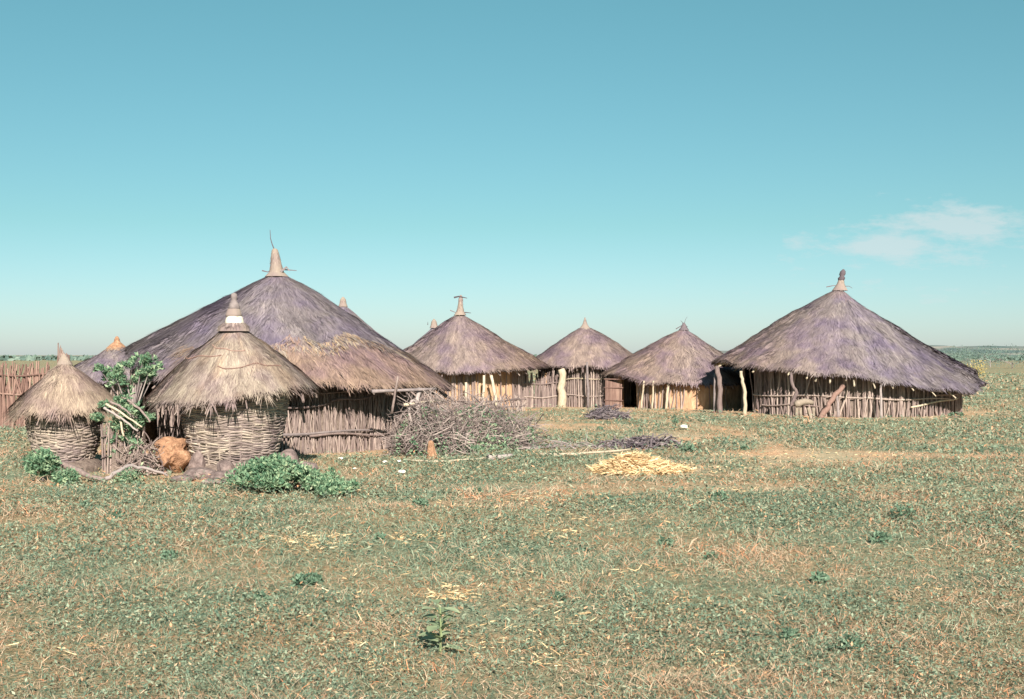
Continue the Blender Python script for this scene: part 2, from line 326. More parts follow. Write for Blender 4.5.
    def post(s,pts,r,mat='stick',name='post',label=None):
        """pts: world points (x,y,z)"""
        pts=np.array([(a-s.cx,b-s.cy,c) for a,b,c in pts]); k=max(5,len(pts)*3)
        u=np.linspace(0,len(pts)-1,k); P=np.stack([np.interp(u,range(len(pts)),pts[:,q]) for q in range(3)],-1)
        P[1:-1,:2]+=RNG.normal(0,r*.22,(k-2,2)); mb=MB(); mb.tube(P,np.linspace(r*1.1,r*.85,k)*RNG.uniform(.9,1.12,k),8)
        o=mb.build(name,M[mat],s.root,smooth=True)
        if label: o['label']=label
        return o
    def top(s): return (s.ax,0,s.za)
    def finial(s,prof,mat='thatch_tan',lean=(0,0),seg=18,wob=.12,straws=True,dz=0):
        mb=MB(); c=(s.ax,0,s.za+dz); mb.lathe(prof,seg,c,0,.5,wob,s.seed,lean)
        if straws:
            pr=np.array(prof); n=160; f=RNG.uniform(0,1,n); zz=pr[0,1]+(pr[-1,1]-pr[0,1])*f; rr=np.interp(zz,pr[:,1],pr[:,0])
            a=RNG.uniform(0,TAU,n); out=np.stack([np.cos(a),np.sin(a),0*a],-1)
            P=np.stack([c[0]+rr*np.cos(a)+lean[0]*(zz-pr[0,1]),c[1]+rr*np.sin(a),c[2]+zz],-1)
            D=out*.35; D[:,2]=-1; D/=np.linalg.norm(D,axis=1)[:,None]
            mb.ribbons(P,D,RNG.uniform(.05,.14,n),.012,np.stack([-np.sin(a),np.cos(a),0*a],-1),0)
        return mb.build('finial',M[mat],s.roof_o)
    def twig(s,pts,r=.012,mat='darkwood'):
        P=np.array(pts,float)+np.array(s.top()); mb=MB(); mb.tube(P,np.linspace(r,r*.4,len(P)),5); return mb.build('finial_twig',M[mat],s.roof_o)

HG='round thatched huts of the village'; GG='small wicker granaries at the left of the village'
# ---- far right hut, H6
d=43.; cx=X(850,d); ax=X(840,d)-cx
k6=dict(R=[(0,4.15),(90,4.2),(180,X(850,d)-X(714,d)),(225,4.15),(270,4.15),(315,4.25)],
        ZE=[(0,1.40),(90,1.3),(180,Z(361,d)),(225,1.50),(250,1.30),(275,1.02),(310,.78),(335,.98)],
        Pw=[(0,.84),(90,.95),(180,1.08),(270,.98)])
h=Hut(cx,d,3.5,Z(287,d),k6['R'],k6['ZE'],k6['Pw'],ax,seed=6,label='large round hut at the right edge, mauve thatch, sagging eave on crooked posts',group=HG)
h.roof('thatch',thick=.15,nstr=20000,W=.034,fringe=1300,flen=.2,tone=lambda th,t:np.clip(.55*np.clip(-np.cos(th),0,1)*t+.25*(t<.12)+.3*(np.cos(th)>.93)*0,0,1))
h.rafters(64,r=.03,outer=1.0,mat='pale',lo=.05)
h.wall(('mud','stick'),n=300,r=(.014,.044),crook=.10,diag=.16,top=.2,gap=(172,192))
h.finial([(.26,-.12),(.17,.02),(.12,.12),(.09,.25)],'thatch_tan',lean=(.12,0))
mb=MB(); c=h.top(); mb.lathe([(.01,.16),(.09,.18),(.12,.30),(.07,.36),(.10,.42),(.09,.52),(.02,.60)],14,(c[0]+.03,c[1],c[2]),0,.3,.15,3,(.2,0)); mb.build('finial_cap',M['darkwood'],h.roof_o,smooth=True)
h.twig([(-.45,0,.0),(-.2,0,.05),(.1,0,.03)],.02); h.twig([(.05,0,.02),(.3,0,.03),(.42,0,-.04)],.015)
for a0,a1,z0,z1 in ((196,262,.62,.60),(262,318,.58,.50),(286,325,.32,.55),(300,350,.62,.78),(205,240,.3,.33)):
    h.rail(a0,a1,z0,z1,.03,'stick' if a0!=286 else 'pale')
df=39.2
h.post([(X(719,41.3),41.3,-.1),(X(720,41.3),41.3,.8),(X(717,41.5),41.5,Z(367,41.5))],.085,'stick',label='thick grey left corner post')
h.post([(X(714.5,41.6),41.6,-.1),(X(715,41.6),41.6,1.3)],.05,'greywood')
h.post([(X(745,40.2),40.2,-.1),(X(745,40.2),40.2,.7),(X(742,40.2),40.2,1.1),(X(741,40.2),40.2,Z(371,40.2))],.055,'pale',label='slim pale bent post')
h.post([(X(791,38.9),38.9,-.1),(X(791,38.9),38.9,Z(405,38.9)),(X(797,38.9),38.9,Z(393,38.9)),(X(792,39.),39.,Z(383,39.)),(X(791,39.2),39.2,Z(373,39.2))],.055,'stick',label='crooked post kinked to the right')
h.post([(X(820,38.7),38.7,-.05),(X(829,38.9),38.9,Z(404,38.9)),(X(843,39.2),39.2,Z(386,39.2))],.085,'stickred',label='stout reddish prop leaning to the right')
h.post([(X(881,38.95),38.95,-.05),(X(881,39.),39.,1.)],.04,'greywood')
h.post([(X(838,39.1),39.1,-.05),(X(837,39.1),39.1,.75)],.05,'greywood')
H6=h
# ---- H5 ochre wall hut
d=47.5; cx=X(684,d)
h=Hut(cx,d,2.62,Z(328,d),[(0,2.75),(90,2.8),(180,2.95),(212,3.1),(270,2.85)],[(0,1.0),(90,1.2),(180,Z(371,d)),(208,Z(372,d-1.5)),(238,.98),(270,.92)],[(0,1.05),(180,1.1),(270,1.05)],0,seed=15,
      label='round hut with ochre mud wall and dark side doorway, left of the large right hut',group=HG)
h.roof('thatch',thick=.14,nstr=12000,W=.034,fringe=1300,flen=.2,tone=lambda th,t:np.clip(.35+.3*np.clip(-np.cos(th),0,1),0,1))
h.rafters(30,r=.03,mat='stick')
h.wall(('orangemud','stick'),n=190,r=(.016,.034),crook=.06,gap=(200,221),mudr=.03,top=.16,cover=lambda a:1 if (a<200 or (221<a<262)) else (.30 if a<275 else .10))
h.finial([(.2,-.08),(.12,.02),(.09,.1),(.02,.2)],'darkwood')
h.twig([(-.3,0,-.04),(-.1,0,.08),(.15,0,.05)],.02); h.twig([(0,0,.1),(.05,0,.3),(.12,0,.42)],.01); h.twig([(-.05,0,.05),(-.05,0,.2),(-.12,0,.28)],.015)
# stick door panel standing open
mb=MB(); dd=45.5
for k in range(13):
    px=605.5+k*1.35; mb.tube([(X(px,dd)-cx,dd-d+.02*k,-.05),(X(px+.3,dd)-cx,dd-d+.02*k,Z(380+k*.35,dd))],.024,5)
for zz in (.3,.75,1.05): mb.tube([(X(604,dd)-cx,dd-d-.04,zz),(X(623.5,dd)-cx,dd-d+.2,zz-.02)],.02,5)
dr=mb.build('door',M['stickred'],h.root); dr['label']='reddish stick door panel standing open'
h.post([(X(641,44.9),44.9,-.05),(X(644,44.9),44.9,1.)],.035,'pale'); h.post([(X(652,44.8),44.8,-.05),(X(653.5,44.8),44.8,1.)],.035,'pale'); h.post([(X(666,44.75),44.75,-.05),(X(668,44.8),44.8,.95)],.05,'pale')
# ---- H4
d=49.; cx=X(585,d)
h=Hut(cx,d,1.75,Z(326,d),[(0,2.2),(180,2.2),(270,2.1)],[(0,1.62),(180,1.55),(270,1.50)],[(0,1.22),(180,1.25),(270,1.22)],0,seed=24,
      label='small round hut in the middle of the row with a broad pale front post',group=HG)
h.roof('thatch',thick=.14,nstr=9000,W=.034,fringe=1000,flen=.28,tone=lambda th,t:.45+0*th)
h.rafters(24,r=.03); h.wall(('mud','stick'),n=170,r=(.018,.036),crook=.03)
h.finial([(.30,-.16),(.16,-.03),(.09,.08),(.05,.2),(.015,.33)],'thatch_tan')
h.post([(X(563,46.9),46.9,-.1),(X(562,46.9),46.9,.7),(X(561,46.9),46.9,Z(369,46.9))],.15,'pale',label='broad pale trunk post')
h.post([(X(588.5,46.6),46.6,-.1),(X(587,46.6),46.6,Z(362,46.6))],.045,'greywood',label='thin dark post reaching over the eave')
h.post([(X(607,47.0),47.0,-.1),(X(606,47.),47.,1.2)],.05,'greywood')
h.rail(238,292,1.0,1.05,.022,'pale'); h.rail(235,300,.42,.40,.022,'stick')
# ---- H3
d=47.; cx=X(473,d); ax=X(460,d)-cx
h=Hut(cx,d,1.95,Z(313,d),[(0,2.65),(90,2.6),(180,3.4),(225,2.7),(270,2.5)],[(0,1.55),(180,1.5),(270,1.34)],[(0,.97),(180,1.06),(270,1.0)],ax,seed=33,
      label='round hut right of the big left hut, cross shaped finial, brush heap in front',group=HG)
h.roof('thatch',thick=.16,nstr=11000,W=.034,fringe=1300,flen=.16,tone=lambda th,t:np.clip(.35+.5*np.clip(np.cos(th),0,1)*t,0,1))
h.rafters(28,r=.03); h.wall(('orangemud','stick'),n=190,r=(.018,.034),cover=lambda a:1 if a<278 or a>318 else .12)
h.finial([(.24,-.08),(.15,.05),(.11,.18),(.085,.34),(.08,.52),(.03,.66)],'thatch_tan',lean=(.04,0))
h.twig([(-.22,-.05,.56),(-.05,-.05,.60),(.08,-.05,.58),(.26,-.05,.54)],.035); h.twig([(-.36,0,.1),(-.2,0,.03),(.1,0,.0)],.02); h.twig([(-.1,0,.0),(.2,0,.02),(.4,0,.0)],.028)
h.post([(X(483,44.5),44.5,0),(X(484,44.5),44.5,1.2)],.05,'pale'); h.post([(X(497,44.5),44.5,0),(X(491,44.4),44.4,1.2)],.06,'pale'); h.post([(X(466,44.6),44.6,0),(X(466,44.6),44.6,.95)],.05,'pale')
# ---- H1 big left hut
d=27.4; cx=X(277,d)
h=Hut(cx,d,2.95,Z(272,d),[(0,3.66),(90,3.4),(180,2.98),(205,3.02),(228,3.2),(270,3.55),(325,3.75)],[(0,Z(388,d)),(90,1.4),(170,Z(346,d)),(205,2.02),(240,1.5),(270,1.30),(315,1.30)],[(0,1.14),(90,1.1),(180,1.05),(270,1.05)],0,seed=41,
      label='biggest round hut at the left with tall cone finial, behind the wicker granary',group=HG)
def tone1(th,t):
    e=.67+.05*np.sin(th*3+1)+.03*np.sin(th*11)+.03*vnoise(th*25,th*0,7)
    right=np.clip(np.cos(th-math.radians(312))*1.6-.2,0,1)
    return np.clip((t-e)*9,0,1)*right*.8+.35*np.clip((t-e)*9,0,1)*np.clip((e+.10-t)*12,0,1)*right+.10*(t<.1)
def step1(th,t):
    e=.67+.05*np.sin(th*3+1)+.03*np.sin(th*11)+.03*vnoise(th*25,th*0,7); right=np.clip(np.cos(th-math.radians(312))*2.2-.2,0,1)
    return .05*np.clip((t-e)/.03,0,1)*right
h.step=step1
h.roof('thatch',thick=.16,nstr=26000,W=.026,fringe=2300,flen=.3,tone=tone1)
n=1500; th=np.radians(RNG.uniform(235,375,n)); e=.67+.05*np.sin(th*3+1)+.03*np.sin(th*11)+.03*vnoise(th*25,th*0,7); t=e+RNG.uniform(.0,.10,n); P0=h.surf(th,t); P1=h.surf(th+RNG.normal(0,.03,n),t-.08); D=P0-P1; D/=np.linalg.norm(D,axis=1)[:,None]
D[:,2]+=RNG.uniform(0,.08,n); S=np.stack([-np.sin(th),np.cos(th),0*th],-1); D=D+S*RNG.normal(0,.35,n)[:,None]; D/=np.linalg.norm(D,axis=1)[:,None]; mb=MB()
mb.ribbons(P0+np.array([0,0,.02]),D,RNG.uniform(.12,.32,n),RNG.uniform(.012,.026,n),S,0,RNG.uniform(.3,1,n),tone=.5*(RNG.random(n)<.4),uv=np.stack([th/TAU,t],-1)); mb.build('thatch_layer',M['thatch_tan'],h.roof_o)
h.rafters(44,r=.028,mat='stick',lo=.05); h.wall(('mud','stick'),n=950,r=(.007,.018),crook=.09,gap=(211,229),top=.2,diag=.3)
h.finial([(.25,-.10),(.15,.0),(.12,.15),(.095,.33),(.065,.47),(.03,.50)],'thatch_tan',lean=(-.08,0))
h.twig([(-.03,0,.42),(-.10,0,.58),(-.14,0,.72),(-.15,0,.9)],.014); h.twig([(-.32,0,.03),(-.2,0,.0),(-.1,0,.06)],.016); h.twig([(.15,0,.05),(.3,0,.04),(.42,0,.03)],.016)
h.twig([(.1,-.1,.0),(.22,-.1,.1),(.28,-.1,.02)],.03)
for a0,a1,z0,z1,r,m in ((262,318,.42,.40,.032,'greywood'),(268,300,.80,.98,.03,'stick'),(300,322,1.0,1.12,.03,'stick'),(265,330,1.16,1.2,.025,'stick'),(292,330,.36,.34,.022,'stick')):
    h.rail(a0,a1,z0,z1,r,m,off=.09)
h.post([(X(419,24.6),24.6,-.1),(X(421,24.6),24.6,.5),(X(417,24.6),24.6,1.0),(X(419,24.8),24.8,1.25)],.05,'greywood',label='thick forked grey post at the right end')
h.post([(X(419,24.6),24.6,.95),(X(412,24.5),24.5,1.05),(X(409,24.5),24.5,.8),(X(412,24.5),24.5,.5)],.03,'greywood','crooked_branch')
h.post([(X(404,24.4),24.4,.95),(X(440,24.9),24.9,1.02)],.03,'pale','eave_pole'); h.post([(X(372,24.0),24.0,1.22),(X(436,24.9),24.9,1.24)],.03,'greywood','eave_pole')
h.post([(X(392,24.2),24.2,.8),(X(398,24.1),24.1,1.5)],.022,'stick','eave_pole'); h.post([(X(425,24.5),24.5,.9),(X(452,25.5),25.5,.75)],.03,'greywood','eave_pole')
# ---- far left small hut
d=42.; cx=X(117,d)
h=Hut(cx,d,1.6,Z(343,d),[(0,1.95),(180,2.0),(270,1.95)],[(0,1.15),(180,1.1),(270,1.05)],[(0,1.08),(180,1.02),(270,1.05)],0,seed=52,
      label='small distant hut with orange roof tip, between the two granaries',group=HG)
h.roof('thatch',thick=.12,nstr=6000,W=.034,fringe=700,flen=.2,tone=lambda th,t:np.clip(.1+1.5*(t<.2),0,1)); h.rafters(20,r=.03); h.wall(('mud','stick'),n=90)
h.finial([(.34,-.18),(.20,-.04),(.1,.04),(.07,.16),(.03,.22)],'clay')
# ---- two huts seen only by their tips
d=52.; cx=X(343,d)
h=Hut(cx,d,2.4,Z(303,d)-.05,[(0,2.9),(180,2.9)],[(0,1.4),(180,1.4)],[(0,1.1),(180,1.1)],0,seed=61,label='hut behind the biggest hut, only its roof tip showing',group=HG)
h.roof('thatch',nstr=3000,W=.04,fringe=300); h.wall(('mud','stick'),n=60); h.finial([(.2,-.1),(.14,.05),(.11,.2),(.03,.3)],'thatch_tan')
d=62.; cx=X(434,d)
h=Hut(cx,d,1.8,Z(326,d),[(0,2.3),(180,2.3)],[(0,1.2),(180,1.2)],[(0,1.0),(180,1.0)],0,seed=71,label='far hut behind the one with the cross finial, left slope and tip showing',group=HG)
h.roof('thatch',nstr=3000,W=.04,fringe=300); h.wall(('mud','stick'),n=60); h.finial([(.22,-.1),(.16,.05),(.12,.22),(.03,.34)],'thatch_tan'); h.twig([(-.3,0,.05),(-.3,0,.2)],.02)

# ---- wicker granaries
def basket(h,rb,rt,rm,ztop,rows,seed,mat='wicker',loose=40):
    mb=MB(); zb=.10
    def rad(f): return rb*(1-f)+rt*f+rm*math.sin(PI*min(1,f*1.02))
    mb.lathe([(rad(f)-.035,zb+(ztop-zb)*f) for f in np.linspace(0,1,12)],48,(0,0,0),0,.25)
    n=110; th=np.arange(n+1)/n*TAU; stakes=26
    for k in range(rows):
        f=k/(rows-1); z=zb+(ztop-zb)*f; rr=rad(f)
        w=.014*np.sin(th*stakes/2+PI*(k%2)); dr=(vnoise(th*5,th*0+k*.6,seed)-.5)*.03
        zz=z+(vnoise(th*2.2+3,th*0+k*.25,seed+4)-.5)*.09+(vnoise(th*9,th*0+k*3,seed+5)-.5)*.02
        P=np.stack([(rr+w+dr)*np.cos(th),(rr+w+dr)*np.sin(th),zz],-1); r0=(ztop-zb)/rows*random.uniform(.65,1.0)
        a=random.randrange(n); P=np.roll(P[:-1],a,0); cut=random.randrange(60,n); 
        mb.tube(P[:cut+1],np.linspace(r0,r0*.7,cut+1),5,0); mb.tube(P[cut-1:],np.linspace(r0*.8,r0,n-cut+1),5,0)
    for k in range(stakes):
        a=(k+random.uniform(-.2,.2))/stakes*TAU; mb.tube([((rad(f)+.003)*math.cos(a),(rad(f)+.003)*math.sin(a),zb+(ztop+.12-zb)*f) for f in np.linspace(-.1,1,6)],.016,5,0)
    for k in range(loose):
        a=random.uniform(0,TAU); f=random.random(); r_=rad(f)+.01; L=random.uniform(.08,.2); z=zb+(ztop-zb)*f
        mb.tube([(r_*math.cos(a),r_*math.sin(a),z),((r_+.03)*math.cos(a+L/r_),(r_+.03)*math.sin(a+L/r_),z+random.uniform(-.03,.03))],[.007,.003],4,0)
    o=mb.build('basket_wall',[M[mat],M['mud']],h.root); return o
d=21.3; cx=X(234,d)
h=Hut(cx,d,.86,Z(321,d),[(0,1.32),(90,1.35),(180,1.42),(225,1.26),(270,1.16),(315,1.24)],[(0,Z(383,d)),(90,1.35),(180,Z(395,d)),(225,1.14),(270,1.20),(310,1.32)],[(0,1.06),(180,1.16),(270,1.08)],0,seed=81,name='granary',cat='granary',
      label='large wicker granary with thatch cone and white banded pot finial',group=GG)
h.roof('thatch_tan',thick=.10,nstr=15000,W=.015,fringe=2600,flen=.26,tone=lambda th,t:np.clip(vnoise(th*5,t*6,3)*1.4-.8,0,1)*.5)
basket(h,.66,.90,.03,1.32,62,4); h.rafters(26,r=.013,outer=1.0)
# tie ropes of twisted reddish withies lying on the thatch
for (t0,a0,a1,dt) in ((.36,232,300,.10),(.55,190,262,-.08),(.62,262,335,.12)):
    mb=MB(); P=[]
    for f in np.linspace(0,1,22):
        p=h.surf(math.radians(a0+(a1-a0)*f),t0+dt*f+.015*math.sin(f*9)); P.append((p[0],p[1],p[2]+.02))
    mb.tube(P,.010,5); mb.build('tie_withy',M['stickred'],h.roof_o)
c=h.top(); mb=MB()
mb.lathe([(.27,-.17),(.25,-.10),(.20,-.05),(.16,-.04)],22,c,0,.4,.15,2)
n=90; a=RNG.uniform(0,TAU,n); P=np.stack([c[0]+.18*np.cos(a),c[1]+.18*np.sin(a),c[2]-.03+0*a],-1); D=np.stack([np.cos(a)*.9,np.sin(a)*.9,-.7+0*a],-1); D/=np.linalg.norm(D,axis=1)[:,None]
mb.ribbons(P,D,RNG.uniform(.08,.17,n),.02,np.stack([-np.sin(a),np.cos(a),0*a],-1),0); mb.build('finial_collar',M['thatch_tan'],h.roof_o)
mb=MB(); mb.lathe([(.160,-.06),(.155,.0),(.128,.075),(.11,.08)],22,c,0,.5,.14,4); mb.build('finial_band',M['white'],h.roof_o,smooth=True)
mb=MB(); mb.lathe([(.120,.07),(.138,.085),(.125,.12),(.10,.20),(.09,.205)],22,c,0,.5,.14,6); mb.build('finial_band',M['thatch_tan'],h.roof_o,smooth=True)
mb=MB(); mb.lathe([(.085,.19),(.105,.205),(.08,.29),(.05,.33),(.045,.36),(.06,.39),(.05,.45),(.0,.47)],22,c,0,.2,.12,4); mb.build('finial',M['greywood'],h.roof_o,smooth=True)
H2=h
d=21.2; cx=X(65,d)
h=Hut(cx,d,.62,Z(361,d),[(0,.82),(180,.84),(270,.80)],[(0,Z(404,d)),(180,1.05),(270,1.0)],[(0,1.05),(180,1.1),(270,1.25)],0,seed=91,name='granary',cat='granary',
      label='small wicker granary at the far left with shaggy thatch and stick tuft finial',group=GG)
h.roof('thatch_tan',thick=.08,nstr=8000,W=.015,fringe=2600,flen=.34,tone=lambda th,t:.15*(t<2)+0*th)
basket(h,.42,.62,.03,1.05,44,14); h.rafters(18,r=.012)
h.finial([(.13,-.06),(.09,.02),(.06,.07),(.02,.12)],'thatch_tan',lean=(-.1,0))
for k in range(16): h.twig([(-.11+k*.013,random.uniform(-.04,.04),-.05),(-.115+k*.012,0,.10),(-.13+k*.013+random.uniform(-.02,.02),random.uniform(-.04,.04),.30-k*.015+random.uniform(-.03,.03))],.013,'stick' if k%3 else 'stickred')

# ------------------------------------------------------------------ stick fences
def fence(name,label,p0,p1,h0,h1,n,r=.025,mat='stick',rails=(.3,.7),lean=.06,cat='fence',jit=.05):
    c=((p0[0]+p1[0])/2,(p0[1]+p1[1])/2,0); root=empty(name,c,label,cat)
    mb=MB()
    for k in range(n):
        f=(k+random.uniform(-.35,.35))/(n-1); x=p0[0]+(p1[0]-p0[0])*f-c[0]; y=p0[1]+(p1[1]-p0[1])*f-c[1]; hh=(h0+(h1-h0)*f)*random.uniform(.86,1.08)
        mb.tube([(x,y,-.08),(x+random.gauss(0,lean*.4),y+random.gauss(0,jit*.4),hh*.5),(x+random.gauss(0,lean),y+random.gauss(0,jit),hh)],np.array([1.1,1,.7])*r*random.uniform(.7,1.3),5)
    mb.build('stick_panel',M[mat],root)
    for q in rails:
        mb=MB(); P=[(p0[0]-c[0]+(p1[0]-p0[0])*f,p0[1]-c[1]+(p1[1]-p0[1])*f-.05,q*(h0+(h1-h0)*f)+.03*math.sin(f*8)) for f in np.linspace(-.03,1.03,8)]
        mb.tube(P,r*.8,5); mb.build('rail',M[mat],root)
    return root
fr=fence('stick_fence','stick fence between the cross finial hut and the small middle hut',(X(516,46.2),46.2),(X(560,47.2),47.2),1.2,1.25,46,.032)
mb=MB(); mb.tube([(X(546,47)-fr.location.x,47-fr.location.y,-.08),(X(546.5,47)-fr.location.x,47-fr.location.y,.65),(X(545,47)-fr.location.x,47-fr.location.y,1.25)],[.08,.08,.06],7); o=mb.build('post',M['orangemud'],fr); o['label']='orange peeled post'
fence('stick_fence','low stick fence behind the brush heap, in front of the cross finial hut',(X(440,43.),43.),(X(524,43.5),43.5),.45,.55,60,.022,lean=.12)
fence('stick_fence','far stick fence behind the small left granary',(X(-30,34),34.),(X(54,33),33.),Z(366,34),Z(365,34),90,.03,'stickred',rails=(.55,.85),lean=.1)
fence('wicker_panel','narrow upright stick panel right of the small left granary',(X(103,20.6),20.6),(X(131,21.),21.),.85,.72,26,.014,'stick',cat='panel')
fence('wicker_panel','narrow upright stick panel between green bush and large granary',(X(158,22.2),22.2),(X(192,21.9),21.9),.92,1.0,26,.014,'stickred',cat='panel')
mb=MB()
for k in range(34):
    f=k/33; x=X(112+f*22,20.45); hh=.42-.25*abs(f-.3); mb.tube([(x,20.45,-.03),(x+random.gauss(0,.02),20.5,hh*random.uniform(.7,1.1))],.014,5)
o=mb.build('woven_screen',M['mud'],loc=(X(123,20.45),20.45,0)); tag(o,'low worn screen of short sticks at the foot of the left panel','screen')

# ------------------------------------------------------------------ loose wood
def poleobj(name,pts,r,mat,label,cat='pole',sides=7,taper=.6,group=None):
    pts=np.array(pts,float); k=max(5,len(pts)*3); u=np.linspace(0,len(pts)-1,k); P=np.stack([np.interp(u,range(len(pts)),pts[:,q]) for q in range(3)],-1)
    P[1:-1]+=RNG.normal(0,r*.25,(k-2,3)); mb=MB(); mb.tube(P,np.linspace(r,r*taper,k)*RNG.uniform(.88,1.12,k),sides)
    o=mb.build(name,M[mat],loc=tuple(pts[0]),smooth=True); return tag(o,label,cat,group)
dd=20.3
for k,(a,b,c_,e,m) in enumerate(((106,404,142,427,'pale'),(104,408,138,431,'greywood'),(110,402,131,415,'stick'),(112,412,124,436,'pale'),(122,398,150,422,'stick'))):
    poleobj('leaning_pole',[(X(a,dd+.1*k),dd+.1*k,Z(b,dd)),(X((a+c_)/2,dd),dd+.05*k,Z((b+e)/2-1,dd)),(X(c_,dd),dd,Z(e,dd))],.022,m,
       ('longest pale pole','grey pole just below the pale one','short upper brown pole','steep short pale pole','thin brown pole nearest the bush')[k]+' leaning against the small left granary','pole',group='poles leaning beside the small granary')
poleobj('log',[(X(48,19.9),19.9,.22),(X(66,19.6),19.6,.20),(X(84,19.4),19.4,.10),(X(104,19.2),19.2,.03)],.06,'stick','thick curved log on the ground before the small left granary','log')
poleobj('branch',[(X(104,19.3),19.3,.02),(X(116,19.3),19.3,.12),(X(128,19.5),19.5,.22),(X(146,19.7),19.7,.17),(X(168,19.8),19.8,.04)],.035,'greywood','arched grey branch on the ground left of the orange clay lump','branch')
poleobj('pole',[(X(405,22.9),22.9,.03),(X(436,22.4),22.4,.04),(X(470,22.8),22.8,.05),(X(500,23.6),23.6,.03)],.022,'pale','long pale pole lying on the grass before the brush heap','pole')
poleobj('log',[(X(488,23.2),23.2,.05),(X(512,23.5),23.5,.06)],.06,'greywood','short grey log beside the right end of the pale pole','log')
poleobj('pole',[(X(540,24.2),24.2,.03),(X(575,24.0),24.0,.04),(X(632,24.6),24.6,.10)],.032,'pale','weathered pole lying behind the straw heap','pole')
def brush(name,label,cx,cy,rx,ry,h,n,r,mat,flat=.3,Lr=(.4,1.1),leafn=0,cat='brushwood'):
    mb=MB()
    for k in range(n):
        a=random.uniform(0,TAU); q=math.sqrt(random.random()); x=cx+rx*q*math.cos(a); y=cy+ry*q*math.sin(a); z=h*random.uniform(0,1)*(1-q*q*.75)
        L=random.uniform(*Lr); b=random.uniform(0,TAU); el=random.gauss(.15,flat); dx,dy,dz=math.cos(b)*math.cos(el),math.sin(b)*math.cos(el)*.7,math.sin(el)
        cv=[random.gauss(0,.12) for _ in range(3)]; P=[]
        for f in np.linspace(-.5,.5,5):
            w=.25-f*f; P.append((x+dx*L*f+cv[0]*w*L*3,y+dy*L*f+cv[1]*w*L*3,max(.01,z+dz*L*f+cv[2]*w*L*3)))
        rr=r*random.uniform(.5,1.4); rd=random.random(); mb.tube(P,np.linspace(rr,rr*.35,5),4,rnd=rd)
        for s_ in range(2):
            p=np.array(P[random.randrange(1,4)]); dv=np.array([random.gauss(0,1),random.gauss(0,1),random.gauss(.5,.7)]); dv/=np.linalg.norm(dv)
            e=p+dv*L*random.uniform(.15,.35); e[2]=max(.01,e[2]); mb.tube([p,(p+e)/2+RNG.normal(0,.015,3),e],[rr*.5,rr*.35,rr*.2],3,rnd=rd)
    if leafn:
        mb2=mb; q=np.sqrt(RNG.random(leafn)); a=RNG.uniform(0,TAU,leafn); cl=vnoise(a*3,q*4,77); 
        C=np.stack([cx+rx*q*np.cos(a)*.95,cy+ry*q*np.sin(a)-ry*.15,h*RNG.uniform(.0,.85,leafn)*(1-q*q*.7)],-1)[cl>.45]
        A=rdir(len(C),-.2); B=perp(A); mb2.leaves(C,A*.035,B*.018,1)
    o=mb.build(name,[M[mat],M['bushleaf']],loc=(cx,cy,0)); return tag(o,label,cat)
brush('brush_heap','tall tangled heap of grey brushwood with green weeds, right of the big left hut',X(474,27),27.,1.4,1.2,1.05,800,.009,'brushwood',.5,(.3,1.2),7000)
brush('brush_heap','tangle of dry branches against the right end of the big left hut',X(428,24.5),24.6,.70,.8,1.2,640,.010,'brushwood',.7,(.3,1.0),2600)
brush('brush_heap','flat dark heap of twigs in front of the ochre walled hut',X(607,39.),38.6,.50,.9,.30,170,.025,'darkwood',.25,(.3,.8))
brush('branch_pile','dark cut branches lying just behind the straw heap',X(637,26.2),26.2,.62,.45,.18,110,.026,'darkwood',.2,(.3,.8),cat='branches')
poleobj('stub_branch',[(X(651,25.8),25.8,0),(X(651.5,25.8),25.8,.2),(X(653,25.8),25.8,.33)],.025,'darkwood','small upright branch stub standing among the dark cut branches','branch')
brush('twig_bundle','bundle of grey twigs at the right end of the dark cut branches',X(662,26.3),26.3,.25,.2,.28,70,.02,'darkwood',.25,(.3,.5),cat='twigs')
brush('twig_tangle','tangle of thin twigs under the green bush beside the orange clay lump',X(141,20.7),20.7,.36,.35,.62,190,.010,'stick',.7,(.25,.6),300,cat='twigs')
brush('loose_twigs','scattered grey twigs on the grass right of the brush heap',X(556,26.5),26.5,.9,.8,.05,40,.014,'greywood',.08,(.3,.9),cat='twigs')

# ------------------------------------------------------------------ stones, clay
def rock(name,x,y,rx,ry,rz,mat,label,seed,cat='stone',z=None,rot=0,group=None,sub=3,rough=.35):
    import bmesh
    bm=bmesh.new(); bmesh.ops.create_icosphere(bm,subdivisions=sub,radius=1)
    for v in bm.verts:
        p=v.co; n=float(fbm(p.x*1.3+seed*3.1+20,p.y*1.3+p.z*1.7+20,seed,3))-.5; v.co=p*(1+n*rough*2); 
        v.co.x=math.copysign(abs(v.co.x)**.85,v.co.x)*rx; v.co.y*=ry; v.co.z=math.copysign(abs(v.co.z)**.85,v.co.z)*rz
    me=bpy.data.meshes.new(name); bm.to_mesh(me); bm.free(); me.materials.append(M[mat])
    for p in me.polygons: p.use_smooth=sub>3
    o=bpy.data.objects.new(name,me); COL.objects.link(o); o.location=(x,y,(gzs(x,y)+rz*.6) if z is None else z); o.rotation_euler=(0,0,rot); return tag(o,label,cat,group)
rock('clay_lump',X(172,20.9),20.9,.31,.22,.26,'clay','big orange clay lump between green bush and large granary',5,'clay lump',z=.26,rot=.9,sub=4,rough=.8)
rock('boulder',X(288,20.6),20.6,.17,.17,.21,'rock','upright rounded brown boulder at the right foot of the large granary',7,'boulder',z=.17,sub=4,rough=.2)
rock('boulder',X(303,20.1),20.1,.24,.2,.14,'rock','low broad brown boulder in front of the upright one',9,'boulder',z=.10,sub=4,rough=.2)
